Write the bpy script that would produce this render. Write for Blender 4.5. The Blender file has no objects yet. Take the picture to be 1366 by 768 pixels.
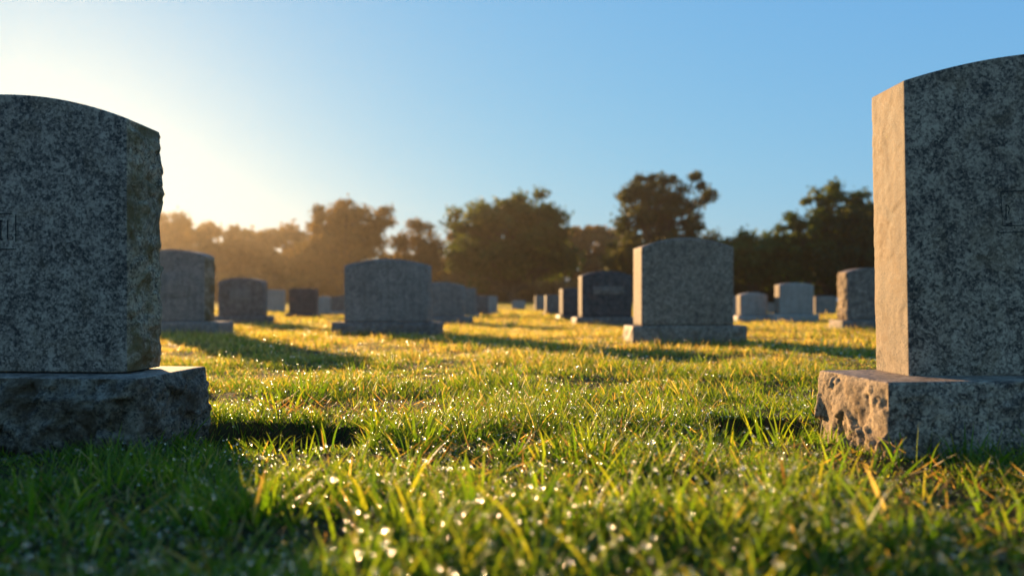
import bpy, math, random
import numpy as np
from mathutils import Vector

sc = bpy.context.scene
COL = sc.collection
PI = math.pi
rng = np.random.default_rng(7)
EYE, FPX, CX, HY = 0.45, 1050.0, 683.0, 400.0     # eye height (m), focal length, centre and horizon of the photograph

# ------------------------------------------------------------------ helpers
def vnoise(p, seed=0):
    i = np.floor(p).astype(np.int64); f = p - i; u = f * f * (3 - 2 * f)
    def h(a, b, c):
        n = (a * 374761393 + b * 668265263 + c * 1274126177 + seed * 974634777) & 0xffffffff
        n = ((n ^ (n >> 13)) * 1274126177) & 0xffffffff
        n ^= n >> 16
        return (n & 0xffff) / 65535.0
    x, y, z = i[:, 0], i[:, 1], i[:, 2]; ux, uy, uz = u[:, 0], u[:, 1], u[:, 2]
    def lx(b, c): return h(x, y + b, z + c) * (1 - ux) + h(x + 1, y + b, z + c) * ux
    a = lx(0, 0) * (1 - uy) + lx(1, 0) * uy
    b = lx(0, 1) * (1 - uy) + lx(1, 1) * uy
    return a * (1 - uz) + b * uz

def fbm(p, seed=0, octs=4, gain=0.5):
    s = 0; a = 1; t = 0
    for o in range(octs):
        s = s + a * vnoise(p * (2.03 ** o) + 11.7 * o, seed + o); t += a; a *= gain
    return s / t

def noise2(x, y, scale, seed=0, octs=3):
    return fbm(np.stack([x * scale, y * scale, np.full_like(x, 3.3)], 1), seed, octs)

def sstep(a, b, x):
    t = np.clip((x - a) / (b - a), 0, 1); return t * t * (3 - 2 * t)

def link(o, parent=None):
    COL.objects.link(o)
    if parent is not None: o.parent = parent
    return o

def mesh_np(name, verts, faces_list, mat, parent=None, smooth=True, attrs=None, mats=None):
    """faces_list: list of (n,k) index arrays"""
    me = bpy.data.meshes.new(name)
    verts = np.asarray(verts, np.float32)
    me.vertices.add(len(verts)); me.vertices.foreach_set('co', verts.ravel())
    loops = np.concatenate([f.ravel() for f in faces_list]).astype(np.int32)
    tot = np.concatenate([np.full(len(f), f.shape[1], np.int32) for f in faces_list])
    start = np.concatenate([[0], np.cumsum(tot)[:-1]]).astype(np.int32)
    me.loops.add(len(loops)); me.loops.foreach_set('vertex_index', loops)
    me.polygons.add(len(tot)); me.polygons.foreach_set('loop_start', start); me.polygons.foreach_set('loop_total', tot)
    me.polygons.foreach_set('use_smooth', np.full(len(tot), smooth))
    me.update(calc_edges=True)
    for k, v in (attrs or {}).items():
        a = me.attributes.new(k, 'FLOAT_COLOR', 'POINT')
        v = np.asarray(v, np.float32)
        a.data.foreach_set('color', v.ravel())
    me.materials.append(mat)
    return link(bpy.data.objects.new(name, me), parent)

def thing(name, label, cat, loc=(0, 0, 0), rot=(0, 0, 0), group=None):
    o = bpy.data.objects.new(name, None); o.empty_display_size = .2
    o.location = loc; o.rotation_euler = rot
    o['label'] = label; o['category'] = cat
    if group: o['group'] = group
    return link(o)

# ------------------------------------------------------------------ materials
class NT:
    def __init__(s, name):
        s.m = bpy.data.materials.new(name); s.m.use_nodes = True
        s.t = s.m.node_tree; s.t.nodes.clear()
        s.out = s.n('ShaderNodeOutputMaterial')
    def n(s, typ, **kw):
        d = s.t.nodes.new(typ)
        for k, v in kw.items(): setattr(d, k, v)
        return d
    def l(s, a, b): s.t.links.new(a, b)
    def set(s, d, i, v):
        if hasattr(v, 'is_linked') or isinstance(v, bpy.types.NodeSocket): s.l(v, d.inputs[i])
        else: d.inputs[i].default_value = v
    def noise(s, vec, scale, detail=4, rough=.55, dist=0):
        d = s.n('ShaderNodeTexNoise'); s.set(d, 'Vector', vec); d.inputs['Scale'].default_value = scale
        d.inputs['Detail'].default_value = detail; d.inputs['Roughness'].default_value = rough
        d.inputs['Distortion'].default_value = dist
        return d.outputs['Fac']
    def vor(s, vec, scale, out='Color'):
        d = s.n('ShaderNodeTexVoronoi'); s.set(d, 'Vector', vec); d.inputs['Scale'].default_value = scale
        return d.outputs[out]
    def ramp(s, fac, stops, interp='LINEAR'):
        d = s.n('ShaderNodeValToRGB'); s.set(d, 0, fac); cr = d.color_ramp; cr.interpolation = interp
        while len(cr.elements) < len(stops): cr.elements.new(.5)
        for e, (p, c) in zip(cr.elements, stops):
            e.position = p; e.color = (*c, 1) if not np.isscalar(c) else (c, c, c, 1)
        return d.outputs[0]
    def mix(s, fac, a, b, mode='MIX'):
        d = s.n('ShaderNodeMix', data_type='RGBA', blend_type=mode)
        s.set(d, 0, fac)
        for i, v in ((6, a), (7, b)):
            if isinstance(v, tuple): d.inputs[i].default_value = (*v, 1)
            else: s.l(v, d.inputs[i])
        return d.outputs[2]
    def math(s, op, a, b=0.0, clamp=False):
        d = s.n('ShaderNodeMath', operation=op, use_clamp=clamp); s.set(d, 0, a); s.set(d, 1, b)
        return d.outputs[0]
    def coord(s): return s.n('ShaderNodeTexCoord').outputs['Object']
    def bump(s, h, strength, dist):
        d = s.n('ShaderNodeBump'); d.inputs['Strength'].default_value = strength; d.inputs['Distance'].default_value = dist
        s.l(h, d.inputs['Height']); return d.outputs[0]
    def bsdf(s, col, rough=.8, normal=None, spec=.3, **kw):
        d = s.n('ShaderNodeBsdfPrincipled')
        s.set(d, 'Base Color', (*col, 1) if isinstance(col, tuple) else col)
        s.set(d, 'Roughness', rough); s.set(d, 'Specular IOR Level', spec)
        if normal is not None: s.l(normal, d.inputs['Normal'])
        for k, v in kw.items(): d.inputs[k].default_value = v
        return d.outputs[0]
    def done(s, surf=None, vol=None):
        if surf is not None: s.l(surf, s.out.inputs['Surface'])
        if vol is not None: s.l(vol, s.out.inputs['Volume'])
        return s.m

def granite(name, dark, mid, light, scale=1.0, stain=(.10, .07, .035), stain_amt=.5, stain_lo=.52, rough=.72, bump=.35,
            contrast=1.0, bumpdist=.004, pits=False):
    t = NT(name); c = t.coord()
    warp = t.n('ShaderNodeVectorMath', operation='MULTIPLY_ADD')
    nz = t.n('ShaderNodeTexNoise'); t.l(c, nz.inputs['Vector']); nz.inputs['Scale'].default_value = 90 * scale
    t.l(nz.outputs['Color'], warp.inputs[0]); warp.inputs[1].default_value = (.004 / scale,) * 3; t.l(c, warp.inputs[2])
    v1 = t.vor(warp.outputs[0], 140 * scale)                       # crystals about 6 mm
    v2 = t.vor(warp.outputs[0], 380 * scale)                       # about 3 mm
    sep1 = t.n('ShaderNodeSeparateColor'); t.l(v1, sep1.inputs[0])
    sep2 = t.n('ShaderNodeSeparateColor'); t.l(v2, sep2.inputs[0])
    cl = t.noise(c, 48 * scale, 4, .65)                             # clusters
    f = t.math('ADD', t.math('MULTIPLY', sep1.outputs[0], .50), t.math('MULTIPLY', sep2.outputs[0], .30))
    f = t.math('ADD', f, t.math('MULTIPLY', t.math('SUBTRACT', cl, .5), 1.05 * contrast))
    f = t.math('ADD', f, t.math('MULTIPLY', t.math('SUBTRACT', t.noise(c, 17 * scale, 2, .5), .5), .8 * contrast))
    f = t.math('ADD', f, .07)
    col = t.ramp(f, [(.16, dark), (.40, mid), (.60, tuple(np.add(mid, light) / 2)), (.86, light)])
    big = t.noise(c, 2.6, 5, .6)
    col = t.mix(t.ramp(big, [(.35, 0.0), (.65, .38)]), col, t.mix(1.0, col, (.55, .52, .50), 'MULTIPLY'))
    mp = t.n('ShaderNodeMapping'); t.l(c, mp.inputs[0]); mp.inputs['Scale'].default_value = (22, 22, 1.1)
    col = t.mix(t.ramp(t.noise(mp.outputs[0], 1.0, 4, .6), [(.5, 0.0), (.72, .4)]), col, t.mix(1.0, col, (.50, .46, .40), 'MULTIPLY'))   # rain streaks
    st = t.ramp(t.noise(c, 7, 6, .68, .6), [(stain_lo, 0.0), (stain_lo + .14, stain_amt)])
    col = t.mix(st, col, stain)
    h = t.math('ADD', t.math('MULTIPLY', f, .6), t.math('MULTIPLY', t.noise(c, 160 * scale, 3), .5))
    return t.done(t.bsdf(col, t.ramp(f, [(.2, rough - .15), (.8, rough + .12)]), t.bump(h, bump, bumpdist), .28))

G_GREY = granite('granite_grey', (.034, .026, .021), (.150, .112, .087), (.44, .34, .255), stain=(.16, .10, .05), stain_amt=.3, contrast=.95)
G_GREYW = granite('granite_grey_brown', (.036, .026, .020), (.17, .122, .088), (.48, .36, .25), stain=(.18, .11, .05), stain_amt=.4, contrast=1.0)
G_ROUGH = granite('granite_rough_mossy', (.08, .06, .038), (.28, .21, .14), (.54, .43, .29), stain=(.13, .08, .022), stain_amt=.85, stain_lo=.44, rough=.85, bump=.6)
G_WARM = granite('granite_warm_grey', (.042, .032, .025), (.205, .15, .105), (.46, .36, .26), stain=(.2, .14, .08), stain_amt=.25, contrast=.72)
G_SAWN = granite('granite_sawn_edge', (.07, .052, .036), (.20, .157, .108), (.34, .275, .195), stain=(.20, .13, .065), stain_amt=.5, rough=.8, contrast=.8, bump=.4)
G_PITCH = granite('granite_rock_faced', (.10, .072, .044), (.29, .212, .128), (.47, .36, .23), stain=(.12, .07, .03), stain_amt=.55, stain_lo=.5, rough=.9, bump=.6)
G_PITCHD = granite('granite_rock_faced_dark', (.028, .022, .017), (.12, .092, .066), (.30, .235, .17), stain=(.05, .028, .012), stain_amt=.8, stain_lo=.47, rough=.88, bump=.6)
G_BLUE = granite('granite_blue_grey', (.09, .076, .062), (.225, .188, .152), (.37, .31, .25), scale=.7, stain=(.09, .085, .07), stain_amt=.5, contrast=.7)
G_LIGHT = granite('granite_light', (.18, .155, .13), (.33, .285, .235), (.44, .385, .315), scale=.6, stain=(.2, .18, .14), stain_amt=.3, contrast=.5)
G_DARK = granite('granite_dark', (.012, .012, .013), (.055, .052, .05), (.15, .13, .115), scale=.7, stain=(.13, .07, .05), stain_amt=.5, contrast=.9, rough=.62)
G_BROWN = granite('granite_brown', (.05, .04, .033), (.16, .127, .102), (.30, .245, .195), scale=.6, stain=(.05, .035, .02), stain_amt=.5)
G_PANEL = granite('granite_panel', (.12, .10, .08), (.21, .175, .14), (.30, .25, .20), scale=.9, stain_amt=.25, contrast=.5)
t = NT('engraved_paint'); ENGR = t.done(t.bsdf((.012, .012, .012), .9))

# ------------------------------------------------------------------ terrain
BEDS = [  # bare, sunken soil beside the two near plinths: cx, cy, half width, half depth, sink
    (-.77, 2.62, .30, .27, .085), (.88, 2.66, .22, .25, .085), (.34, 1.80, .20, .10, .05), (-.42, 2.02, .10, .07, .04)]
def bed_mask(x, y):
    m = np.zeros_like(x)
    wob = (noise2(x, y, 7.0, 91, 3) - .5)
    for cx, cy, hx, hy, s in BEDS:
        q = ((x - cx) / hx) ** 4 + ((y - cy) / hy) ** 4 + wob * 1.5
        m = np.maximum(m, 1 - sstep(.55, 1.15, q))
    return m
def gz(x, y):
    x = np.atleast_1d(np.asarray(x, float)); y = np.atleast_1d(np.asarray(y, float))
    near = 1 - sstep(6, 20, np.hypot(x, y))
    z = (noise2(x, y, .35, 5, 2) - .5) * .06 * sstep(1.5, 6, np.abs(y)) + near * ((noise2(x, y, 1.6, 6, 3) - .5) * .05 + (noise2(x, y, 6, 8, 2) - .5) * .018)
    return z - .09 * bed_mask(x, y) * (.5 + .5 * sstep(2.1, 2.3, y))
def axis(*segs):
    return np.unique(np.concatenate([np.linspace(*s) for s in segs]))
ax = axis((-500, -60, 12), (-60, -8, 40), (-8, -2.5, 60), (-2.5, 2.5, 180), (2.5, 8, 60), (8, 60, 40), (60, 500, 12))
ay = axis((-40, -1, 14), (-1, 1.2, 60), (1.2, 5, 150), (5, 15, 80), (15, 60, 60), (60, 560, 40))
X, Y = np.meshgrid(ax, ay, indexing='ij'); xf, yf = X.ravel(), Y.ravel()
zf = gz(xf, yf); soil = bed_mask(xf, yf)
ii = np.arange(len(ax) * len(ay)).reshape(len(ax), len(ay))
quads = np.stack([ii[:-1, :-1], ii[1:, :-1], ii[1:, 1:], ii[:-1, 1:]], -1).reshape(-1, 4)
t = NT('lawn_soil'); c = t.coord()
at = t.n('ShaderNodeAttribute', attribute_name='soil')
earth = t.ramp(t.noise(c, 30, 6, .7), [(.3, (.018, .012, .007)), (.6, (.05, .033, .02)), (.8, (.09, .06, .035))])
thatch = t.ramp(t.noise(c, 9, 6, .7), [(.3, (.018, .018, .006)), (.55, (.045, .04, .012)), (.8, (.09, .07, .022))])
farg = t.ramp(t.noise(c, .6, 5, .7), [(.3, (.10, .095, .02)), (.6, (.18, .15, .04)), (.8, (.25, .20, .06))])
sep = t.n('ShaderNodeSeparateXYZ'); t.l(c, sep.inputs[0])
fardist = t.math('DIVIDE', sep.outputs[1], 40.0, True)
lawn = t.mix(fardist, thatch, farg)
sepc = t.n('ShaderNodeSeparateColor'); t.l(at.outputs['Color'], sepc.inputs[0])
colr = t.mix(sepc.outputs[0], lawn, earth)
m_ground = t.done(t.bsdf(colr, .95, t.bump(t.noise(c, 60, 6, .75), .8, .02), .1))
ground = mesh_np('ground', np.stack([xf, yf, zf], 1), [quads], m_ground,
                 attrs={'soil': np.stack([soil, soil, soil, np.ones_like(soil)], 1)})
ground['kind'] = 'structure'

# ------------------------------------------------------------------ stone blocks
def facets(p2, size, seed):
    """flat fracture planes: every jittered cell tilts its own way"""
    q = p2 / size; b = np.floor(q); best = np.full(len(q), 1e9); out = np.zeros(len(q))
    for dx in (-1, 0, 1):
        for dy in (-1, 0, 1):
            c = np.stack([b[:, 0] + dx, b[:, 1] + dy, np.zeros(len(q))], 1)
            sx, sy = vnoise(c, seed), vnoise(c, seed + 1)
            ux, uy = q[:, 0] - c[:, 0] - sx, q[:, 1] - c[:, 1] - sy
            d = ux * ux + uy * uy
            val = (vnoise(c, seed + 2) - .5) + ux * (vnoise(c, seed + 3) - .5) * 1.6 + uy * (vnoise(c, seed + 4) - .5) * 1.6
            k = d < best; best[k] = d[k]; out[k] = val[k]
    return out

def slab(w, d, h, r=.008, res=.03, arch=0.0, batter=0.0, rough=None, seed=1):
    """A block standing on z=0, front towards -y. rough: {'+x': (amp, freq, kind), ...}; arch raises the middle of the top."""
    def axs(L):
        n = max(2, int(round((L - 2 * r) / res)) + 1)
        return np.concatenate([[-L / 2, -L / 2 + .35 * r], np.linspace(-L / 2 + r, L / 2 - r, n), [L / 2 - .35 * r, L / 2]])
    A = [axs(w), axs(d), axs(h)]; N = [len(a) for a in A]
    I = np.stack(np.meshgrid(*[np.arange(n) for n in N], indexing='ij'), -1).reshape(-1, 3)
    b = np.zeros(len(I), bool)
    for k in range(3): b |= (I[:, k] == 0) | (I[:, k] == N[k] - 1)
    idx = np.full(len(I), -1, np.int64); idx[b] = np.arange(b.sum()); idx = idx.reshape(N)
    I = I[b]
    P = np.stack([A[k][I[:, k]] for k in range(3)], 1)
    H = np.array([w, d, h]) / 2
    C = np.clip(P, -H + r, H - r); V = P - C; Nn = V / np.maximum(np.linalg.norm(V, axis=1, keepdims=True), 1e-9)
    Q = C + Nn * r
    faces = []; fid = []
    def add(q, rev, f):
        q = q.reshape(-1, 4)
        faces.append(q[:, ::-1] if rev else q); fid.extend([f] * len(q))
    def quad(s): return np.stack([s[:-1, :-1], s[1:, :-1], s[1:, 1:], s[:-1, 1:]], -1)
    add(quad(idx[0]), True, 0); add(quad(idx[-1]), False, 1)
    add(quad(idx[:, 0]), False, 2); add(quad(idx[:, -1]), True, 3)
    add(quad(idx[:, :, 0]), True, 4); add(quad(idx[:, :, -1]), False, 5)
    P0 = Q.copy()
    for key, (amp, freq, kind) in (rough or {}).items():
        k = 'xyz'.index(key[1]); s = 1 if key[0] == '+' else -1
        wgt = sstep(.5, .95, Nn[:, k] * s)
        o = [j for j in range(3) if j != k]
        e0 = H[o[0]] - np.abs(P[:, o[0]]); e1 = H[o[1]] - np.abs(P[:, o[1]])
        if k == 0: e0 = np.where(P[:, 1] > 0, .03 + e0, e0)             # the hidden back arris may be broken away
        ed = np.minimum(e0, e1)
        wp = P0[:, o] + (np.stack([fbm(P0 * 30, seed + 5, 2), fbm(P0 * 30, seed + 6, 2)], 1) - .5) * .02
        fc = .55 * facets(wp, .085, seed) + .40 * facets(wp, .036, seed + 20) + .5 * (fbm(P0 * freq * 3, seed, 4, .6) - .5) + .6 * (fbm(P0 * freq * .5, seed + 2, 2) - .5)
        if kind == 'pitched':
            disp = amp * fc * sstep(-.004, .035, ed) + amp * .5 * sstep(0, .07, ed)
        elif kind == 'broken':
            wq = P0[:, o] * np.array([1.0, .62]) + (np.stack([fbm(P0 * 18, seed + 5, 2), fbm(P0 * 18, seed + 6, 2)], 1) - .5) * .012
            fb = .95 * facets(wq, .075, seed) + .22 * facets(wq, .030, seed + 20) + .3 * (fbm(P0 * freq * 3, seed, 4, .6) - .5)
            chip = sstep(.12, .20, facets(wq + .013, .030, seed + 60)) * sstep(.60, .66, fbm(P0 * 16, seed + 8, 2))
            disp = amp * fb * sstep(-.004, .03, ed) - .010 * chip * sstep(0, .02, ed) + amp * .15 * sstep(0, .07, ed)
        else:
            disp = amp * (fbm(P0 * freq, seed, 4) - .5)
        Q[:, k] += s * wgt * disp
    z01 = (Q[:, 2] + h / 2) / h
    Q[:, 2] += h / 2 + arch * (1 - (2 * np.clip(Q[:, 0], -w / 2, w / 2) / w) ** 2) * z01
    Q[:, 0] *= 1 - batter * z01; Q[:, 1] *= 1 - batter * z01
    return Q, np.concatenate(faces), np.array(fid)

def block(name, parent, w, d, h, mats, loc=(0, 0, 0), rot=(0, 0, 0), **kw):
    """mats: one material or {face id: index} via (list, dict)"""
    Q, F, fid = slab(w, d, h, **kw)
    ml, mp = mats if isinstance(mats, tuple) else ([mats], {})
    o = mesh_np(name, Q, [F], ml[0], parent)
    for m in ml[1:]: o.data.materials.append(m)
    if mp:
        o.data.polygons.foreach_set('material_index', np.array([mp.get(int(f), 0) for f in fid], np.int32))
    o.location = loc; o.rotation_euler = rot
    return o

def stroke(bm_v, bm_f, pts, wd, y0, y1):
    """a groove stroke as a thin ribbon solid along pts (x,z) standing a hair proud of the face"""
    pts = [np.array(p, float) for p in pts]
    n = len(pts); base = len(bm_v)
    for i, p in enumerate(pts):
        a = pts[max(i - 1, 0)]; b = pts[min(i + 1, n - 1)]
        tdir = (b - a) / max(np.linalg.norm(b - a), 1e-9); nv = np.array([-tdir[1], tdir[0]]) * wd / 2
        for (s, y) in ((1, y0), (-1, y0), (-1, y1), (1, y1)):
            q = p + nv * s; bm_v.append((q[0], y, q[1]))
    for i in range(n - 1):
        for j in range(4):
            k = (j + 1) % 4
            bm_f.append((base + 4 * i + j, base + 4 * i + k, base + 4 * i + 4 + k, base + 4 * i + 4 + j))
    bm_f.append((base, base + 1, base + 2, base + 3)); e = base + 4 * (n - 1); bm_f.append((e + 3, e + 2, e + 1, e))

FOOT = []      # plinth footprints, so that grass grows round them
def foot(x, y, yaw, w, d): FOOT.append((x, y, yaw, w, d))
GRP = 'headstones standing in the cemetery lawn'

# ---- the large stone at the left edge
def near_left():
    yaw = math.radians(-5)
    bw, bd, bh = 1.14, .42, .265
    # front right top corner of the plinth at (-1.016, 2.227)
    cxr = np.array([-1.075, 2.255]); u = np.array([math.cos(yaw), math.sin(yaw)]); v = np.array([-u[1], u[0]])
    cen = cxr - u * bw / 2 + v * bd / 2
    root = thing('headstone', 'large arched granite headstone with rough mossy side edge and boxed lettering', 'headstone',
                 (cen[0], cen[1], -.04), (0, 0, yaw), GRP)
    foot(cen[0], cen[1], yaw, bw, bd)
    block('base', root, bw, bd, bh, ([G_GREY, G_PITCHD], {0: 1, 1: 1, 2: 1, 3: 1}), res=.0075, r=.007, seed=21,
          rough={'-y': (.040, 9, 'pitched'), '+x': (.030, 9, 'pitched'), '-x': (.02, 9, 'pitched'), '+y': (.02, 9, 'pitched')})
    w, d, h = .80, .205, .775
    die = block('die', root, w, d, h, ([G_GREY, G_ROUGH], {1: 1, 0: 1, 3: 1}), (.055, .012, bh + .004), (0, 0, math.radians(2.5)),
                res=.0065, r=.004, arch=.078, batter=.004, seed=33,
                rough={'+x': (.018, 13, 'pitched'), '-x': (.018, 13, 'pitched')})
    V, F = [], []
    ys, ye = -d / 2 - .0006, -d / 2 + .004
    s = 2.43 / FPX
    def P(px, py): return ((px - 16.5) * s, .45 - (py - HY) * s - .226)
    x0, x1 = -27, 38
    L = 2.0 * s
    for a, b in (((x0, 287), (33, 287)), ((38, 288), (38, 324)), ((x0, 334), (36, 334)), ((x0, 288), (x0, 324))):
        stroke(V, F, [P(*a), P(*b)], L * .7, ys, ye)
    # letters N, A, I with small serifs
    def letter(strokes):
        for st in strokes: stroke(V, F, [P(*q) for q in st], L * .75, ys - .0003, ye)
    letter([[(-20, 322), (-20, 297)], [(-20, 297), (-10, 322)], [(-10, 322), (-10, 297)], [(-22, 322), (-17, 322)], [(-12, 297), (-8, 297)]])
    letter([[(-3, 321), (2, 296), (4, 297), (11, 321)], [(0, 313), (8, 313)], [(-5, 321), (0, 321)], [(8, 321), (13, 321)]])
    letter([[(17.5, 296), (17.5, 321)], [(15, 296), (20, 296)], [(15, 321), (20, 321)]])
    letter([[(27, 296), (27, 321), (34, 321), (34, 317)]])
    me = bpy.data.meshes.new('inscription'); me.from_pydata(V, [], F); me.materials.append(ENGR)
    link(bpy.data.objects.new('inscription', me), die)

# ---- the large stone at the right edge
def near_right():
    yaw = math.radians(6)
    bw, bd, bh = 1.40, .385, .265
    cl = np.array([1.028, 2.15]); u = np.array([math.cos(yaw), math.sin(yaw)]); v = np.array([-u[1], u[0]])
    cen = cl + u * bw / 2 + v * bd / 2
    root = thing('headstone', 'large arched granite headstone with smooth sunlit edge on a pitted block base', 'headstone',
                 (cen[0], cen[1], -.04), (0, 0, yaw), GRP)
    foot(cen[0], cen[1], yaw, bw, bd)
    block('base', root, bw, bd, bh, ([G_WARM, G_PITCH, G_GREYW], {0: 1, 1: 1, 2: 2, 3: 1}), res=.0065, r=.008, seed=52,
          rough={'-x': (.026, 14, 'broken'), '-y': (.008, 12, 'pitched'), '+x': (.03, 10, 'broken'), '+y': (.02, 9, 'pitched')})
    w, d, h = 1.10, .20, .882
    ox = -bw / 2 + .176 + w / 2
    die = block('die', root, w, d, h, ([G_GREYW, G_SAWN], {0: 1, 1: 1}), (ox, .035, bh + .004), (0, math.radians(-1.0), math.radians(-4.5)),
                res=.008, r=.0035, arch=.085, seed=61, rough={'-x': (.0035, 30, 'pitched'), '+x': (.0035, 30, 'pitched')})
    V, F = [], []
    ys, ye = -d / 2 - .0006, -d / 2 + .004
    s = 2.33 / FPX
    def P(px, py): return (-w / 2 + (px - 1222) * s, .45 - (py - HY) * s - .226)
    L = 1.4 * s
    for st in ([(1352, 254), (1600, 250)], [(1351, 254), (1353, 300), (1600, 298)], [(1345, 307), (1349, 309), (1607, 307)],
               [(1358, 298), (1366, 297.5)], [(1358, 272), (1361, 273), (1362.5, 277), (1361, 284)], [(1358, 272), (1358, 291)]):
        stroke(V, F, [P(*q) for q in st], L, ys, ye)
    me = bpy.data.meshes.new('inscription'); me.from_pydata(V, [], F); me.materials.append(ENGR)
    link(bpy.data.objects.new('inscription', me), die)
near_left(); near_right()

# ---- the stones out on the lawn, measured in the photograph and set on the ground there
def stone(label, fl, fr, yt, yb, ybase=None, bl=None, br=None, mat=G_GREY, side=None, arch=.07, yaw=0, dd=.24, bd=.40,
          panel=None, pmat=None, rough_side=False, seed=1, basemat=None, lean=0):
    """fl,fr die face; yt top of arch; ybase top of plinth; yb where the plinth meets the grass"""
    dist = (EYE - .03) * FPX / (yb - HY); s = dist / FPX
    cx = ((fl + fr) / 2 - CX) * s; zg = float(gz([cx], [dist + bd / 2])[0])
    a = math.radians(yaw)
    root = thing('headstone', label, 'headstone', (cx, dist + bd / 2, min(zg, 0) - .03), (0, 0, a), GRP)
    w = (fr - fl) * s * 1.012
    z_top = EYE - (yt - HY) * s
    res = .03 if dist < 12 else .06
    if ybase is not None:
        z_b = EYE - (ybase - HY) * s
        bw = (br - bl) * s if br else w + .3
        bx = (((bl + br) / 2 - (fl + fr) / 2) * s) if br else 0
        foot(cx + bx, dist + bd / 2, a, bw, bd)
        bh = z_b - min(zg, 0) + .03
        block('base', root, bw, bd, bh, basemat or mat, (bx * .6, 0, 0), res=res * .7, r=.014, seed=seed + 3,
              rough={'-y': (.012, 8, 'pitched'), '-x': (.016, 8, 'pitched'), '+x': (.016, 8, 'pitched')})
        z0 = bh + .002
    else:
        z0 = 0; z_b = min(zg, 0) - .03
        foot(cx, dist + bd / 2, a, w, dd)
    ar = arch * w
    H = z_top - z_b - ar
    mats = ([mat, side], {0: 1, 1: 1}) if side else mat
    rg = {'+x': (.03, 8, 'pitched'), '-x': (.03, 8, 'pitched')} if rough_side else None
    die = block('die', root, w, dd, H, mats, (0, .02, z0), (0, math.radians(lean), 0), res=res * (.6 if rough_side else 1), r=.012, arch=ar, seed=seed, rough=rg)
    if panel:
        pl, pr, pt, pb = panel
        block('inscription_panel', die, (pr - pl) * s, .014, (pb - pt) * s, pmat or G_PANEL,
              (((pl + pr) / 2 - (fl + fr) / 2) * s, -dd / 2 - .001, (HY - pb) * s + EYE - z_b), res=.2, r=.003)
    return root

stone('tall headstone with weathered stained right edge and pale panel, on a broad low base', 176, 273, 332, 443, 429, 150, 299, G_BLUE, G_ROUGH,
      .09, -7, .26, panel=(206, 252, 362, 396), pmat=G_BLUE, rough_side=True, seed=5)
stone('low wide arched headstone with a pale rectangular panel in the haze', 288, 349, 370, 430, 421, 280, 357, G_BROWN, None, .09, -4, .25,
      panel=(304, 331, 385, 401), seed=8)
stone('small pale square headstone just right of the panelled wide one', 350, 377, 386, 416, mat=G_LIGHT, arch=.02, seed=9)
stone('small dark flat-topped headstone standing alone on a thin base', 384, 420, 384.5, 422, 418, 380, 422, G_DARK, None, .02, -3, seed=10)
stone('tiny pale rounded headstone beside the small dark flat-topped one', 422, 440, 395, 419, mat=G_LIGHT, arch=.12, seed=11)
stone('small brown headstone with paler foot, half hidden by the broad blue-grey one', 441, 462, 395, 419, 414.5, 439, 464, G_BROWN, None, .05, 0, seed=12, basemat=G_LIGHT)
stone('broad blue-grey headstone with gently arched top on a long dark plinth', 457, 571, 345, 444, 430, 442, 587, G_BLUE, None, .075, -4, .25,
      seed=14, basemat=G_BROWN)
stone('grey round-shouldered headstone directly behind the broad blue-grey one', 556, 618, 376, 429.5, 422, 545, 629, G_BLUE, None, .09, -4, .24, seed=15)
stone('narrow flat-topped headstone, second in the row behind the broad blue-grey one', 606, 634, 384, 421.5, 417, 602, 638, G_BLUE, None, .02, -3, seed=16)
stone('low brown headstone, third in the row behind the broad blue-grey one', 628, 651, 394, 420, 416.5, 624, 654, G_BROWN, None, .06, -3, seed=17)
stone('small bluish headstone ending the row behind the broad blue-grey one', 648, 663, 395, 418, 415, 645, 665, G_LIGHT, None, .06, -3, seed=18)
stone('tiny pale headstone at the foot of the big oak trunk', 683, 701, 400.5, 413, mat=G_LIGHT, arch=.05, seed=19)
stone('tiny blue-grey headstone at the far left of the dark row', 714, 728, 394, 414.5, mat=G_BLUE, side=G_SAWN, arch=.05, yaw=8, seed=20)
stone('small grey headstone between the tiny blue-grey one and the lit-edged dark one', 728, 748, 393, 420, 416.5, 726, 751, G_BROWN, None, .05, 6, seed=22)
stone('small dark headstone with thin sunlit edge, left of the dark panelled one', 749, 785, 384, 424.5, 420, 744, 788, G_DARK, G_SAWN, .04, 11, .3, seed=23)
stone('dark polished headstone with pale name panel and thin sunlit edge', 775, 844, 361, 431.5, 423, 766, 852, G_DARK, G_SAWN, .10, 9, .26,
      panel=(790, 833, 382, 393), pmat=G_BROWN, seed=24, basemat=G_BROWN)
stone('big grey arched headstone with bright sunlit edge on a stepped plinth, alone on open grass', 855, 980, 316.5, 456, 434.5, 842, 998, G_WARM, G_SAWN, .10, 4.5, .36, .42,
      seed=25)
stone('pale grey headstone almost hidden behind the big sunlit-edged one', 958, 984, 394, 424, mat=G_LIGHT, arch=.03, yaw=4, seed=26)
stone('low pale arched headstone with sunlit edge, partly behind the big one', 989, 1026, 390, 427.5, 421, 983, 1029, G_LIGHT, G_SAWN, .10, 3, .24, seed=27)
stone('tiny dark headstone in the gap between two pale sunlit-edged ones', 1022, 1036, 404, 419, mat=G_BLUE, arch=.04, seed=28)
stone('pale blue-grey headstone with slightly arched top and sunlit edge on a pale base', 1041, 1088, 377, 428, 419, 1030, 1092, G_LIGHT, G_SAWN, .06, 4, .25, seed=29)
stone('small flat grey headstone in front of the dark bushes', 1089, 1118, 395, 418.5, mat=G_BLUE, side=G_SAWN, arch=.02, yaw=3, seed=30)
stone('grey headstone with rough sunlit edge, partly hidden by the large right-edge stone', 1131, 1195, 357, 438, 427, 1120, 1206, G_GREY, G_PITCH, .09, 6, .27,
      rough_side=True, seed=31)

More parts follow.
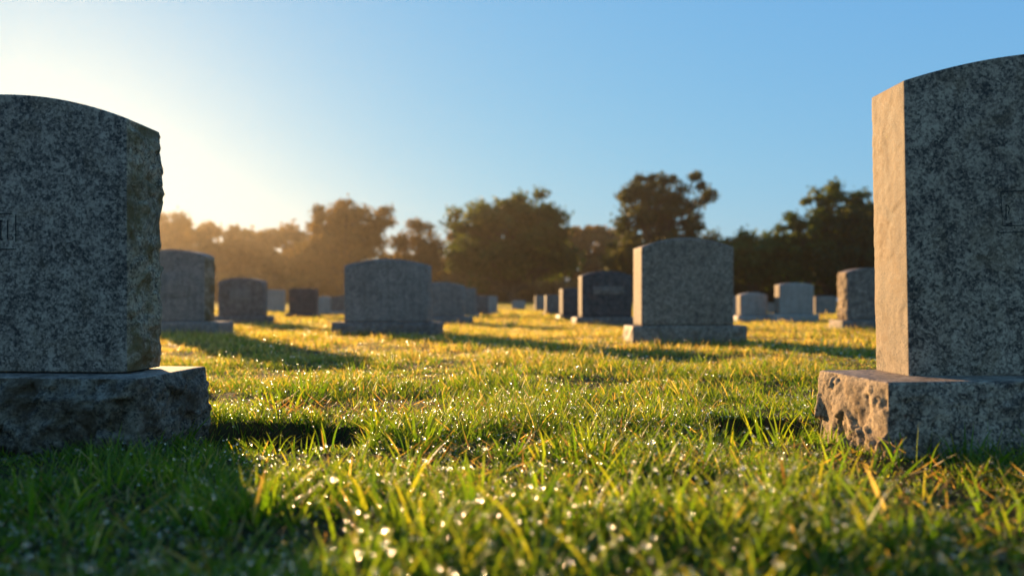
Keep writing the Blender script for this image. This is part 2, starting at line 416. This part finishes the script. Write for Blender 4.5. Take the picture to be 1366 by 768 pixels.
# ------------------------------------------------------------------ grass
def in_foot(x, y, grow=-.012):
    m = np.zeros(len(x), bool)
    for fx, fy, a, w, d in FOOT:
        dx, dy = x - fx, y - fy; ca, sa = math.cos(a), math.sin(a)
        m |= (np.abs(dx * ca + dy * sa) < w / 2 + grow) & (np.abs(-dx * sa + dy * ca) < d / 2 + grow)
    return m

BL = []   # blades of the whole lawn: verts, faces, colours
voff = 0
DROP_P = []
def blades(x, y, L, W, az, lean, curl, nseg, rnd, dry_glow, z=None, drop_frac=0, twist=None):
    """ribbons rising from the ground: az direction of lean, lean at root, curl = extra bend to the tip"""
    global voff
    n = len(x)
    if n == 0: return
    z = gz(x, y) - .004 if z is None else z
    ts = np.linspace(0, 1, nseg + 1)
    px, py, pz = x.copy(), y.copy(), z.copy()
    cs = [np.stack([px, py, pz], 1)]
    for k in range(nseg):
        ang = lean + curl * ((k + .5) / nseg) ** 1.4
        dl = L / nseg
        px = px + np.sin(ang) * np.cos(az) * dl; py = py + np.sin(ang) * np.sin(az) * dl; pz = pz + np.cos(ang) * dl
        cs.append(np.stack([px, py, pz], 1))
    tw = twist if twist is not None else rng.uniform(0, 2 * PI, n)
    side = np.stack([np.cos(tw), np.sin(tw), np.zeros(n)], 1)
    vs = []; col = []
    for k, tt in enumerate(ts):
        wd = W * (1 - tt ** 2.2) * (.55 + .45 * min(1, tt * 3)) / 2
        c4 = np.stack([rnd, np.full(n, tt), dry_glow, np.ones(n)], 1)
        if k < nseg:
            vs += [cs[k] - side * wd[:, None], cs[k] + side * wd[:, None]]; col += [c4, c4]
        else:
            vs += [cs[k]]; col += [c4]
    m = 2 * nseg + 1
    V = np.stack(vs, 1).reshape(-1, 3); Cc = np.stack(col, 1).reshape(-1, 4)
    base = voff + np.arange(n)[:, None] * m
    q = [np.stack([base[:, 0] + 2 * k, base[:, 0] + 2 * k + 1, base[:, 0] + 2 * k + 3, base[:, 0] + 2 * k + 2], 1) for k in range(nseg - 1)]
    tr = np.stack([base[:, 0] + 2 * nseg - 2, base[:, 0] + 2 * nseg - 1, base[:, 0] + 2 * nseg], 1)
    BL.append((V, np.concatenate(q) if q else None, tr, Cc)); voff += n * m
    if drop_frac:
        k = rng.random(n) < drop_frac
        j = rng.integers(max(1, nseg - 2), nseg + 1, k.sum())
        P = np.stack(cs, 1)[k, j]
        DROP_P.append(P)

def scatter(y0, y1, dens, margin):
    """random ground points in the camera's view wedge (plus a margin to the sides)"""
    hw = .68 * y1 + margin
    n = int((y1 - y0) * 2 * hw * dens)
    x = rng.uniform(-hw, hw, n); y = rng.uniform(y0, y1, n)
    k = np.abs(x) < .68 * y + margin
    return x[k], y[k]

def lawn(y0, y1, dens, margin, L, W, nseg, drop, tuft):
    x, y = scatter(y0, y1, dens, margin)
    bed = bed_mask(x, y)
    patch = noise2(x, y, 2.2, 40, 3); fine = noise2(x, y, 9, 44, 2)
    keep = ~in_foot(x, y) & (rng.random(len(x)) > bed * .95)
    keep &= rng.random(len(x)) < np.clip(.35 + 1.5 * (fine - .25), .1, 1)
    x, y, patch, fine, bed = x[keep], y[keep], patch[keep], fine[keep], bed[keep]
    n = len(x)
    if tuft:                                     # pull blades into tufts that spread outwards
        cell = tuft
        gx, gy = np.floor(x / cell), np.floor(y / cell)
        hsh = np.stack([gx, gy, np.zeros(n)], 1)
        cx = (gx + .2 + .6 * vnoise(hsh * 1.0, 71)) * cell; cy = (gy + .2 + .6 * vnoise(hsh * 1.0, 72)) * cell
        dx, dy = x - cx, y - cy; rr = np.hypot(dx, dy) / cell
        pull = .30 * (rng.random(n) < .8)
        x = x - dx * pull; y = y - dy * pull
        az = np.arctan2(dy, dx) + rng.normal(0, .8, n); lean = .08 + .55 * rr + np.abs(rng.normal(0, .18, n))
    else:
        az = rng.uniform(0, 2 * PI, n); lean = np.abs(rng.normal(0, .32, n))
    hgt = L * (.25 + .95 * sstep(.34, .66, patch) + .5 * (fine - .5)) * rng.lognormal(0, .32, n)
    hgt *= 1 - .5 * bed
    W_ = W * rng.uniform(.6, 1.35, n)
    dry_glow = np.where(rng.random(n) < .02 + .10 * sstep(.5, .75, noise2(x, y, 1.3, 48, 2)) + .56 * sstep(2.8, 7.5, y), rng.uniform(.5, 1, n), rng.uniform(0, .25, n))  # some dead blades; farther out more gold ones, colouring in the backlit glow
    blades(x, y, hgt, W_, az, lean, rng.uniform(.1, 1.1, n), nseg, rng.random(n), dry_glow, drop_frac=drop)

lawn(.45, 1.6, 7500, .7, .080, .0064, 5, .42, .065)
lawn(1.6, 3.2, 9500, .7, .064, .0044, 4, .22, .06)
lawn(3.2, 6.5, 6200, .9, .052, .0044, 3, .06, .07)
lawn(6.5, 14, 2100, 1.2, .054, .0075, 2, .045, 0)
lawn(14, 34, 300, 2, .060, .017, 2, 0, 0)
lawn(34, 110, 16, 4, .075, .06, 1, 0, 0)

# flattened dead thatch between the tufts
x, y = scatter(.7, 3.4, 700, .5)
k = (noise2(x, y, 1.6, 62, 3) > .50 - .05 * (x > .2)) & ~in_foot(x, y)
x, y = x[k], y[k]; n = len(x)
blades(x, y, rng.uniform(.03, .09, n), rng.uniform(.003, .008, n), rng.uniform(0, 2 * PI, n), rng.uniform(.9, 1.5, n), rng.uniform(-.3, .3, n), 4,
       rng.random(n) * .35, np.ones(n), z=gz(x, y) + rng.uniform(.004, .035, n), drop_frac=.1)

# loose tufts of longer, broader blades
def big_tuft(cx, cy, n, L, W, spread=.05, leanmax=.7, dirn=None, drop=.25):
    az = rng.uniform(0, 2 * PI, n) if dirn is None else rng.normal(dirn, .7, n)
    r = spread * np.sqrt(rng.random(n))
    x = cx + np.cos(az) * r; y = cy + np.sin(az) * r
    blades(x, y, L * rng.uniform(.55, 1.1, n), W * rng.uniform(.7, 1.25, n), az, rng.uniform(.05, leanmax, n), rng.uniform(.1, 1.0, n), 6,
           rng.random(n), np.where(rng.random(n) < .03, .8, rng.uniform(0, .2, n)), drop_frac=drop, twist=rng.normal(0, .8, n))
def at(px, py, z=.0):
    d = (EYE - z) * FPX / (py - HY); return (px - CX) / FPX * d, d
for (px, py, n, L, W, sp, lm) in [
    (560, 590, 16, .13, .0085, .06, .75), (525, 580, 14, .12, .0075, .06, .9), (800, 612, 30, .115, .0075, .07, .6), (775, 615, 18, .10, .007, .06, 1.0),
    (1020, 596, 12, .15, .008, .05, .4), (1048, 592, 6, .16, .008, .03, .35), (1075, 590, 4, .15, .008, .03, .35), (960, 600, 18, .10, .007, .08, .8), (880, 575, 16, .10, .007, .07, .7),
    (380, 545, 26, .11, .006, .10, .7), (410, 530, 20, .15, .006, .08, .7), (330, 590, 6, .11, .007, .05, .5), (400, 588, 10, .10, .007, .08, .6),
    (460, 590, 14, .10, .007, .08, .8), (690, 560, 14, .08, .006, .08, .7), (620, 560, 20, .09, .005, .1, .7),
    (1215, 625, 14, .10, .007, .09, .6), (1290, 632, 12, .11, .007, .10, .7), (1340, 640, 10, .10, .007, .08, .7), (1150, 640, 12, .09, .007, .09, .8),
    (640, 690, 8, .16, .010, .05, .55), (700, 700, 8, .15, .010, .05, .6), (870, 690, 8, .12, .009, .05, .5), (910, 720, 8, .13, .009, .06, .6),
    (1060, 690, 9, .12, .009, .06, .6), (1100, 660, 8, .12, .008, .06, .6), (500, 690, 9, .13, .009, .06, .7), (760, 720, 7, .13, .010, .05, .6),
    (250, 640, 12, .10, .008, .09, .7), (120, 660, 12, .11, .008, .09, .7), (40, 690, 10, .12, .009, .09, .7), (330, 700, 10, .12, .009, .08, .8),
    (1220, 730, 8, .13, .010, .07, .6), (1010, 740, 8, .12, .010, .06, .5), (570, 740, 7, .13, .010, .06, .6), (860, 640, 10, .10, .008, .07, .9)]:
    x, y = at(px, py)
    big_tuft(x, y, n, L * 1.22, W * 1.2, sp, lm, drop=.4)
hx_, hy_ = at(690, 529)
blades(np.array([hx_, hx_ + .02]), np.array([hy_, hy_ + .01]), np.array([.20, .12]), np.array([.013, .009]), np.array([PI, PI * .9]), np.array([.08, .3]), np.array([.2, .3]),
       6, np.array([.1, .3]), np.array([0., 0.]), twist=np.array([.3, -.4]))
for _ in range(260):
    y = rng.uniform(1.0, 6.0); x = rng.uniform(-.68 * y - .4, .68 * y + .4)
    if in_foot(np.array([x]), np.array([y]), .03)[0] or bed_mask(np.array([x]), np.array([y]))[0] > .3: continue
    big_tuft(x, y, int(rng.integers(4, 14)), rng.uniform(.07, .12), rng.uniform(.004, .0075), rng.uniform(.03, .09), .8, drop=.12)
for _ in range(46):
    y = rng.uniform(1.3, 2.35); x = rng.uniform(-.62 * y, .68 * y)
    if in_foot(np.array([x]), np.array([y]), .03)[0] or y > 1.95 and abs(x) > .6: continue
    big_tuft(x, y, int(rng.integers(4, 9)), rng.uniform(.11, .16), rng.uniform(.006, .009), rng.uniform(.02, .05), .5, drop=.3)
# blades leaning over the rims of the bare beds
for cx, cy, hx, hy, s in BEDS[:2]:
    for _ in range(90):
        a = rng.uniform(0, 2 * PI)
        x = cx + np.cos(a) * hx * 1.02; y = cy + np.sin(a) * hy * 1.04
        if in_foot(np.array([x]), np.array([y]), .0)[0]: continue
        big_tuft(x, y, 9, .085, .005, .035, .8, drop=.05)

V = np.concatenate([b[0] for b in BL]); Q4 = np.concatenate([b[1] for b in BL if b[1] is not None]); T3 = np.concatenate([b[2] for b in BL])
CA = np.concatenate([b[3] for b in BL])
t = NT('grass_blades')
at_ = t.n('ShaderNodeAttribute', attribute_name='blade')
s_ = t.n('ShaderNodeSeparateColor'); t.l(at_.outputs['Color'], s_.inputs[0])
R_, T_, D_ = s_.outputs
green = t.ramp(R_, [(0, (.026, .075, .004)), (.45, (.062, .145, .007)), (.8, (.125, .20, .010)), (1, (.23, .23, .02))])
tip = t.mix(t.math('MULTIPLY', t.math('POWER', T_, 2.5), .25), green, (.30, .23, .06))
dry_glow_col = t.ramp(R_, [(0, (.15, .075, .025)), (.35, (.36, .26, .08)), (1, (.50, .40, .17))])  # straw colours, brightened to carry the backlit glow of the far lawn
gcol = t.mix(t.ramp(D_, [(.3, 0.0), (.6, 1.0)]), tip, dry_glow_col)
bs = t.n('ShaderNodeBsdfPrincipled'); t.l(gcol, bs.inputs['Base Color']); bs.inputs['Roughness'].default_value = .5
bs.inputs['Specular IOR Level'].default_value = .38
trl = t.n('ShaderNodeBsdfTranslucent'); t.l(t.mix(1.0, gcol, (2.1, 1.9, .8), 'MULTIPLY'), trl.inputs['Color'])
mx = t.n('ShaderNodeMixShader'); mx.inputs[0].default_value = .58
t.l(bs.outputs[0], mx.inputs[1]); t.l(trl.outputs[0], mx.inputs[2])
M_GRASS = t.done(mx.outputs[0])
g = mesh_np('grass', V, [Q4, T3], M_GRASS, attrs={'blade': CA})
g['kind'] = 'stuff'; g['label'] = 'dewy green and golden lawn grass'; g['category'] = 'grass'

# ------------------------------------------------------------------ dew
def icosphere():
    import bmesh
    bm = bmesh.new(); bmesh.ops.create_icosphere(bm, subdivisions=2, radius=1)
    v = np.array([q.co[:] for q in bm.verts]); bm.verts.index_update()
    f = np.array([[q.index for q in fc.verts] for fc in bm.faces]); bm.free(); return v, f
iv, if_ = icosphere()
P = np.concatenate(DROP_P)
P = P[np.hypot(P[:, 0], P[:, 1]) > .85]
dd_ = P[:, 1]
keep = rng.random(len(P)) < np.where(dd_ < 3.2, .95, 1.0)
P = P[keep]; dd_ = P[:, 1]; n = len(P)
rad = np.minimum(rng.lognormal(math.log(.0021), .40, n), .0045) * (1 + .12 * np.clip(dd_ - 2, 0, 9) + .7 * np.clip(1.75 - dd_, 0, 1))
def tile(Pn, rn, v, f, off):
    VV = (Pn[:, None, :] + rn[:, None, None] * v[None] * np.array([1, 1, .93])).reshape(-1, 3)
    return VV, (f[None] + (np.arange(len(Pn)) * len(v))[:, None, None] + off).reshape(-1, 3)
V1, F1 = tile(P, rad, iv, if_, 0)
t = NT('dew_water')
M_DEW = t.done(t.bsdf((1.0, 1.0, 1.0), .24, None, .5, **{'Transmission Weight': 1.0, 'IOR': 1.33}))
dew = mesh_np('dew_drops', V1, [F1], M_DEW)
dew['kind'] = 'stuff'; dew['label'] = 'dew drops beading on the grass blades'; dew['category'] = 'dew'

# ------------------------------------------------------------------ trees
def leaf_mat(name, c0, c1, c2, trans=.45):
    t = NT(name)
    a = t.n('ShaderNodeAttribute', attribute_name='leaf'); s = t.n('ShaderNodeSeparateColor'); t.l(a.outputs['Color'], s.inputs[0])
    col = t.ramp(s.outputs[0], [(0, c0), (.55, c1), (1, c2)])
    d = t.bsdf(col, .6, None, .25)
    tr = t.n('ShaderNodeBsdfTranslucent'); t.l(t.mix(1.0, col, (1.7, 1.4, .9), 'MULTIPLY'), tr.inputs['Color'])
    mx = t.n('ShaderNodeMixShader'); mx.inputs[0].default_value = trans
    t.l(d, mx.inputs[1]); t.l(tr.outputs[0], mx.inputs[2])
    return t.done(mx.outputs[0])
L_OLIVE = leaf_mat('leaves_olive', (.026, .052, .006), (.055, .092, .010), (.12, .14, .02))
L_BROWN = leaf_mat('leaves_autumn_hazed', (.045, .040, .008), (.088, .066, .013), (.19, .12, .026))  # autumn browns, with the golden glow of sunlit haze put into the colour
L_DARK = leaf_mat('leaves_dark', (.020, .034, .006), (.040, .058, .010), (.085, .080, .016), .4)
t = NT('bark'); c = t.coord()
BARK = t.done(t.bsdf(t.ramp(t.noise(c, 5, 6, .7), [(.3, (.03, .022, .015)), (.7, (.11, .08, .055))]), .95, t.bump(t.noise(c, 14, 5), .8, .05), .1))

def leaves_at(centres, radii, per, size, r_):
    n = len(centres) * per
    ci = np.repeat(np.arange(len(centres)), per)
    d = r_.normal(0, 1, (n, 3)); d /= np.linalg.norm(d, axis=1, keepdims=True)
    rr = r_.random(n) ** .55
    rr = np.where(r_.random(n) < .3, rr * r_.uniform(1.0, 1.75, n), rr)
    p = centres[ci] + d * (rr * radii[ci])[:, None] * np.array([1, 1, .72])
    a = r_.normal(0, 1, (n, 3)); a /= np.linalg.norm(a, axis=1, keepdims=True)
    b = np.cross(a, r_.normal(0, 1, (n, 3))); b /= np.linalg.norm(b, axis=1, keepdims=True)
    s = size * r_.uniform(.4, 1.2, n)
    nn = np.cross(a, b)
    w = r_.uniform(.35, .7, n)
    v = np.stack([p - a * s[:, None] * .6, p + b * (s * w)[:, None] * .8 + nn * (s * .15)[:, None],
                  p + a * s[:, None] * .6, p - b * (s * w)[:, None] * .8 + nn * (s * .15)[:, None]], 1).reshape(-1, 3)
    f = np.arange(n * 4).reshape(-1, 4)
    ck = r_.random(len(centres))[ci] * .55 + r_.random(n) * .45
    col = np.repeat(np.stack([ck, ck, ck, np.ones(n)], 1), 4, 0)
    return v, f, col

def tubes(paths):
    V, F = [], []; off = 0; K = 6
    for pts, rad in paths:
        pts = np.array(pts); n = len(pts)
        tan = np.gradient(pts, axis=0); tan /= np.maximum(np.linalg.norm(tan, axis=1, keepdims=True), 1e-9)
        up = np.array([.31, .95, .12])
        e1 = np.cross(tan, up); e1 /= np.maximum(np.linalg.norm(e1, axis=1, keepdims=True), 1e-9); e2 = np.cross(tan, e1)
        an = np.arange(K) / K * 2 * PI
        ring = pts[:, None] + (np.cos(an)[None, :, None] * e1[:, None] + np.sin(an)[None, :, None] * e2[:, None]) * np.array(rad)[:, None, None]
        V.append(ring.reshape(-1, 3))
        for i in range(n - 1):
            for j in range(K):
                F.append((off + i * K + j, off + i * K + (j + 1) % K, off + (i + 1) * K + (j + 1) % K, off + (i + 1) * K + j))
        off += n * K
    return np.concatenate(V), np.array(F)

def tree(label, px, dist, pw, ytop, ybot, lm, lobes=None, clumps=60, per=150, size=.42, seed=1, trunk_r=.45, fill=.9, cr=(.11, .2), loose=0, name='broadleaf_tree'):
    """px trunk in the photo, pw crown width in pixels, ytop and ybot the crown's top and lowest foliage.
    lobes: list of (dx px, dy px, rx px, rz px) ellipsoids of the crown round the trunk line"""
    r_ = np.random.default_rng(seed)
    s = dist / FPX
    x, y = (px - CX) * s, dist
    root = thing(name, label, 'tree', (x, y, -.1), group='trees edging the cemetery')
    if lobes is None:
        lobes = [(0, (ytop + ybot) / 2, pw / 2, (ybot - ytop) / 2)]
    cen, rad = [], []
    vol = np.array([l[2] * l[2] * l[3] for l in lobes], float); vol /= vol.sum()
    R0 = pw / 2 * s
    for k in range(clumps):
        l = lobes[r_.choice(len(lobes), p=vol)]
        d = r_.normal(0, 1, 3); d /= np.linalg.norm(d)
        u = r_.random() ** .5
        rc = r_.uniform(*cr) * R0
        rx, rz = max(l[2] * s - rc * .6, .3), max(l[3] * s - rc * .6, .3)
        q = np.array([l[0] * s + d[0] * rx * u, d[1] * rx * u * .9, EYE + (HY - l[1]) * s + d[2] * rz * u])
        cen.append(q); rad.append(rc)
    cen = np.array(cen); rad = np.array(rad)
    v, f, col = leaves_at(cen, rad, per, size, r_)
    v[:, 2] = np.maximum(v[:, 2], .3)
    mesh_np('crown', v, [f], lm, root, smooth=False, attrs={'leaf': col})
    zt = EYE + (HY - ytop) * s; zb = EYE + (HY - ybot) * s
    hz = zb + (zt - zb) * .55
    tp = np.array([(0, 0, -.3), (.05, .05, zb * .5), (0, .1, zb), (.15 * R0 * r_.uniform(-1, 1), 0, zb + (hz - zb) * .5), (.1 * R0 * r_.uniform(-1, 1), 0, hz)], float)
    paths = [(tp, [trunk_r * 1.35, trunk_r, trunk_r * .85, trunk_r * .6, trunk_r * .3])]
    for i in range(len(cen)):
        if r_.random() < .75:
            tt = r_.uniform(.35, 1.0); j = tt * 4; a = int(min(j, 3)); p0 = tp[a] + (tp[a + 1] - tp[a]) * (j - a)
            if cen[i][2] < p0[2] - 1: p0 = tp[2]
            mid = (p0 + cen[i]) / 2 + np.array([0, 0, .12 * np.linalg.norm(cen[i] - p0)]) + r_.normal(0, .05, 3) * R0
            r0 = trunk_r * r_.uniform(.18, .36)
            paths.append(([p0, p0 * .45 + mid * .55 + r_.normal(0, .02, 3) * R0, mid * .5 + cen[i] * .5, cen[i]], [r0, r0 * .75, r0 * .5, r0 * .18]))
    tv, tf = tubes(paths)
    mesh_np('trunk', tv, [tf], BARK, root)
    return root

tree('large spreading oak with dense olive crown, standing alone near the middle of the field', 682, 108, 200, 244, 390, L_OLIVE,
     [(-8, 325, 88, 55), (0, 283, 60, 42), (48, 300, 40, 35), (-60, 335, 50, 38), (60, 345, 42, 38), (-35, 345, 50, 45), (0, 345, 88, 36), (-50, 352, 46, 24), (52, 352, 44, 24), (30, 290, 60, 42), (-30, 300, 60, 42)], 190, 185, .5, 3, .62, cr=(.10, .19))
tree('oak with airy domed crown, hazy and backlit, left of the broad blue-grey headstone', 458, 122, 150, 262, 392, L_BROWN,
     [(5, 292, 58, 32), (-30, 300, 35, 28), (35, 318, 38, 30), (-40, 345, 42, 26), (-5, 345, 58, 44), (0, 315, 62, 42), (-45, 350, 46, 34), (30, 295, 46, 30)], 175, 170, .46, 5, .6, cr=(.11, .2))
tree('small loose hazy tree between the domed oak and the large spreading oak', 560, 128, 80, 284, 392, L_BROWN,
     [(0, 305, 24, 20), (-22, 325, 25, 18), (20, 330, 26, 20), (0, 355, 42, 35), (0, 330, 36, 40)], 80, 130, .44, 8, .4, cr=(.2, .34))
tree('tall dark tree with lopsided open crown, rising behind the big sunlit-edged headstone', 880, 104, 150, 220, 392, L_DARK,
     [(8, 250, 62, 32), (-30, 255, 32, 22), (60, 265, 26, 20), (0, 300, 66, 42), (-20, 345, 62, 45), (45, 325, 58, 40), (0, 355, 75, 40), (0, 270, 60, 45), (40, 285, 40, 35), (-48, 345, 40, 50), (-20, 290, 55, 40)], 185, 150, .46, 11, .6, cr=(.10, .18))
tree('low olive-brown bushy tree right of the tall dark tree', 1010, 98, 110, 298, 398, L_OLIVE,
     [(0, 345, 52, 42), (-30, 340, 35, 40), (30, 330, 38, 35)], 90, 220, .5, 14, .4, cr=(.2, .34), name='bushy_tree')
tree('tall sparse tree with see-through top beside the large right-edge headstone', 1100, 95, 110, 238, 396, L_OLIVE,
     [(0, 262, 32, 24), (-32, 290, 28, 20), (18, 290, 40, 32), (-10, 330, 55, 40), (0, 300, 48, 45), (0, 365, 60, 30), (38, 275, 34, 28), (-50, 305, 22, 22)], 150, 120, .4, 17, .4, cr=(.12, .24))
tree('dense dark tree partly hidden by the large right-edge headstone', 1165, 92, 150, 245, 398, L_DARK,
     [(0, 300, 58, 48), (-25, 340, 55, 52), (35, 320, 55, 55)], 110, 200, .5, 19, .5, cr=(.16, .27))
tree('thin backlit tree with lacy glowing top beside the large left-edge headstone', 225, 138, 100, 264, 390, L_BROWN,
     [(0, 298, 46, 30), (-20, 315, 50, 30), (20, 330, 45, 30)], 70, 100, .4, 23, .35, cr=(.16, .28))

# far woods closing the field: masses of foliage, nobody could count them
def woods(name, label, segs, lm, seed, size=1.0, per=110, dens=6.5):
    r_ = np.random.default_rng(seed)
    cen, rad = [], []
    for (p0, p1, yt0, yt1, dist, dep) in segs:
        s = dist / FPX; x0, x1 = (p0 - CX) * s, (p1 - CX) * s
        n = int(abs(x1 - x0) * dens)
        for k in range(n):
            u = r_.random(); x = x0 + (x1 - x0) * u; yy = dist + r_.uniform(0, dep)
            bump_ = vnoise(np.array([[x * .13, yy * .1, seed]]), 7)[0] * .34 + vnoise(np.array([[x * .5, yy * .3, seed]]), 9)[0] * .16
            zt = EYE + (HY - (yt0 + (yt1 - yt0) * u)) * s
            zt = zt * (.78 + bump_ * .62)
            v = r_.random() ** .8
            rc = r_.uniform(.8, 1.9)
            cen.append((x, yy, max(.5, zt * v - rc * .5))); rad.append(rc)
    v, f, col = leaves_at(np.array(cen), np.array(rad), per, size, r_)
    v[:, 2] = np.maximum(v[:, 2], -.1)
    o = mesh_np(name, v, [f], lm, None, smooth=False, attrs={'leaf': col})
    o['kind'] = 'stuff'; o['label'] = label; o['category'] = 'woods'
    return o
woods('woods', 'hazy belt of woodland behind the left half of the field', [(-650, 240, 292, 280, 160, 14), (240, 420, 282, 292, 155, 14), (420, 620, 315, 335, 150, 14), (60, 440, 366, 366, 140, 8), (-200, 440, 330, 330, 166, 6), (150, 440, 318, 322, 168, 6)], L_BROWN, 31)
woods('woods', 'dim woodland closing the gap between the oak and the tall dark tree', [(600, 860, 306, 296, 170, 14), (540, 900, 372, 372, 145, 8)], L_BROWN, 32, dens=12)  # lighter leaf colour here stands in for haze over the distant wood
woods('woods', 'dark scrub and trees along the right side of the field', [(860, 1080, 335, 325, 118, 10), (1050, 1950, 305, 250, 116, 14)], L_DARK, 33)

# ------------------------------------------------------------------ light, sky, air
AZ, EL = math.radians(32), math.radians(10)
sd = Vector((-math.sin(AZ) * math.cos(EL), math.cos(AZ) * math.cos(EL), math.sin(EL)))
sun = bpy.data.lights.new('sun', 'SUN'); sun.energy = 5; sun.angle = math.radians(.5); sun.color = (1.0, .63, .29)
so = link(bpy.data.objects.new('sun', sun)); so.rotation_euler = sd.to_track_quat('Z', 'Y').to_euler(); so.location = (-20, 40, 30)
w = bpy.data.worlds.new('World'); sc.world = w; w.use_nodes = True
nt = w.node_tree; bg = nt.nodes['Background']
sk = nt.nodes.new('ShaderNodeTexSky'); sk.sky_type = 'NISHITA'; sk.sun_disc = False; sk.sun_elevation = EL; sk.sun_rotation = -AZ
sk.air_density = 1; sk.dust_density = .3; sk.ozone_density = 2
sx = nt.nodes.new('ShaderNodeSeparateColor'); cx_ = nt.nodes.new('ShaderNodeCombineColor')
nt.links.new(sk.outputs[0], sx.inputs[0])
for i, (k, gmm) in enumerate(((.47, .62), (1.04, .40), (2.25, .08))):      # film-like response of the sky, channel by channel
    pw = nt.nodes.new('ShaderNodeMath'); pw.operation = 'POWER'; pw.inputs[1].default_value = gmm
    ml = nt.nodes.new('ShaderNodeMath'); ml.operation = 'MULTIPLY'; ml.inputs[1].default_value = k
    nt.links.new(sx.outputs[i], pw.inputs[0]); nt.links.new(pw.outputs[0], ml.inputs[0]); nt.links.new(ml.outputs[0], cx_.inputs[i])
nt.links.new(cx_.outputs[0], bg.inputs[0])
bg.inputs[1].default_value = .10

HAZE = 5.8e-4
hv = np.array([(x, y, z) for x in (-520, 520) for y in (-60, 580) for z in (-1.3, 24)], float)
hf = np.array([(0, 1, 3, 2), (4, 6, 7, 5), (0, 4, 5, 1), (2, 3, 7, 6), (0, 2, 6, 4), (1, 5, 7, 3)])
t = NT('haze_air'); vol = t.n('ShaderNodeVolumePrincipled')
vol.inputs['Color'].default_value = (.36, .315, .265, 1); vol.inputs['Density'].default_value = HAZE; vol.inputs['Anisotropy'].default_value = .70
hz = mesh_np('haze', hv, [hf], t.done(vol=vol.outputs[0]), smooth=False)
hz['kind'] = 'stuff'

# ------------------------------------------------------------------ camera and render
cam = bpy.data.cameras.new('camera'); co = link(bpy.data.objects.new('camera', cam)); sc.camera = co
co.location = (0, 0, EYE); co.rotation_euler = (PI / 2, 0, 0)
cam.sensor_width = 36; cam.lens = FPX / 1366 * 36; cam.shift_y = (HY - 384) / 1366
cam.clip_start = .05; cam.clip_end = 2000
cam.dof.use_dof = True; cam.dof.focus_distance = 2.95; cam.dof.aperture_fstop = 1.55
sc.view_settings.view_transform = 'Standard'; sc.view_settings.look = 'None'; sc.view_settings.gamma = 1
sc.view_settings.exposure = 1.7
cy = sc.cycles
cy.use_denoising = True
try: cy.denoiser = 'OPENIMAGEDENOISE'
except Exception: pass
cy.denoising_input_passes = 'RGB_ALBEDO_NORMAL'; cy.denoising_prefilter = 'ACCURATE'
cy.max_bounces = 8; cy.diffuse_bounces = 3; cy.glossy_bounces = 2; cy.transmission_bounces = 6; cy.volume_bounces = 0
cy.sample_clamp_indirect = 100; cy.caustics_reflective = False; cy.caustics_refractive = True
print('blades verts', len(V), 'drops', n)
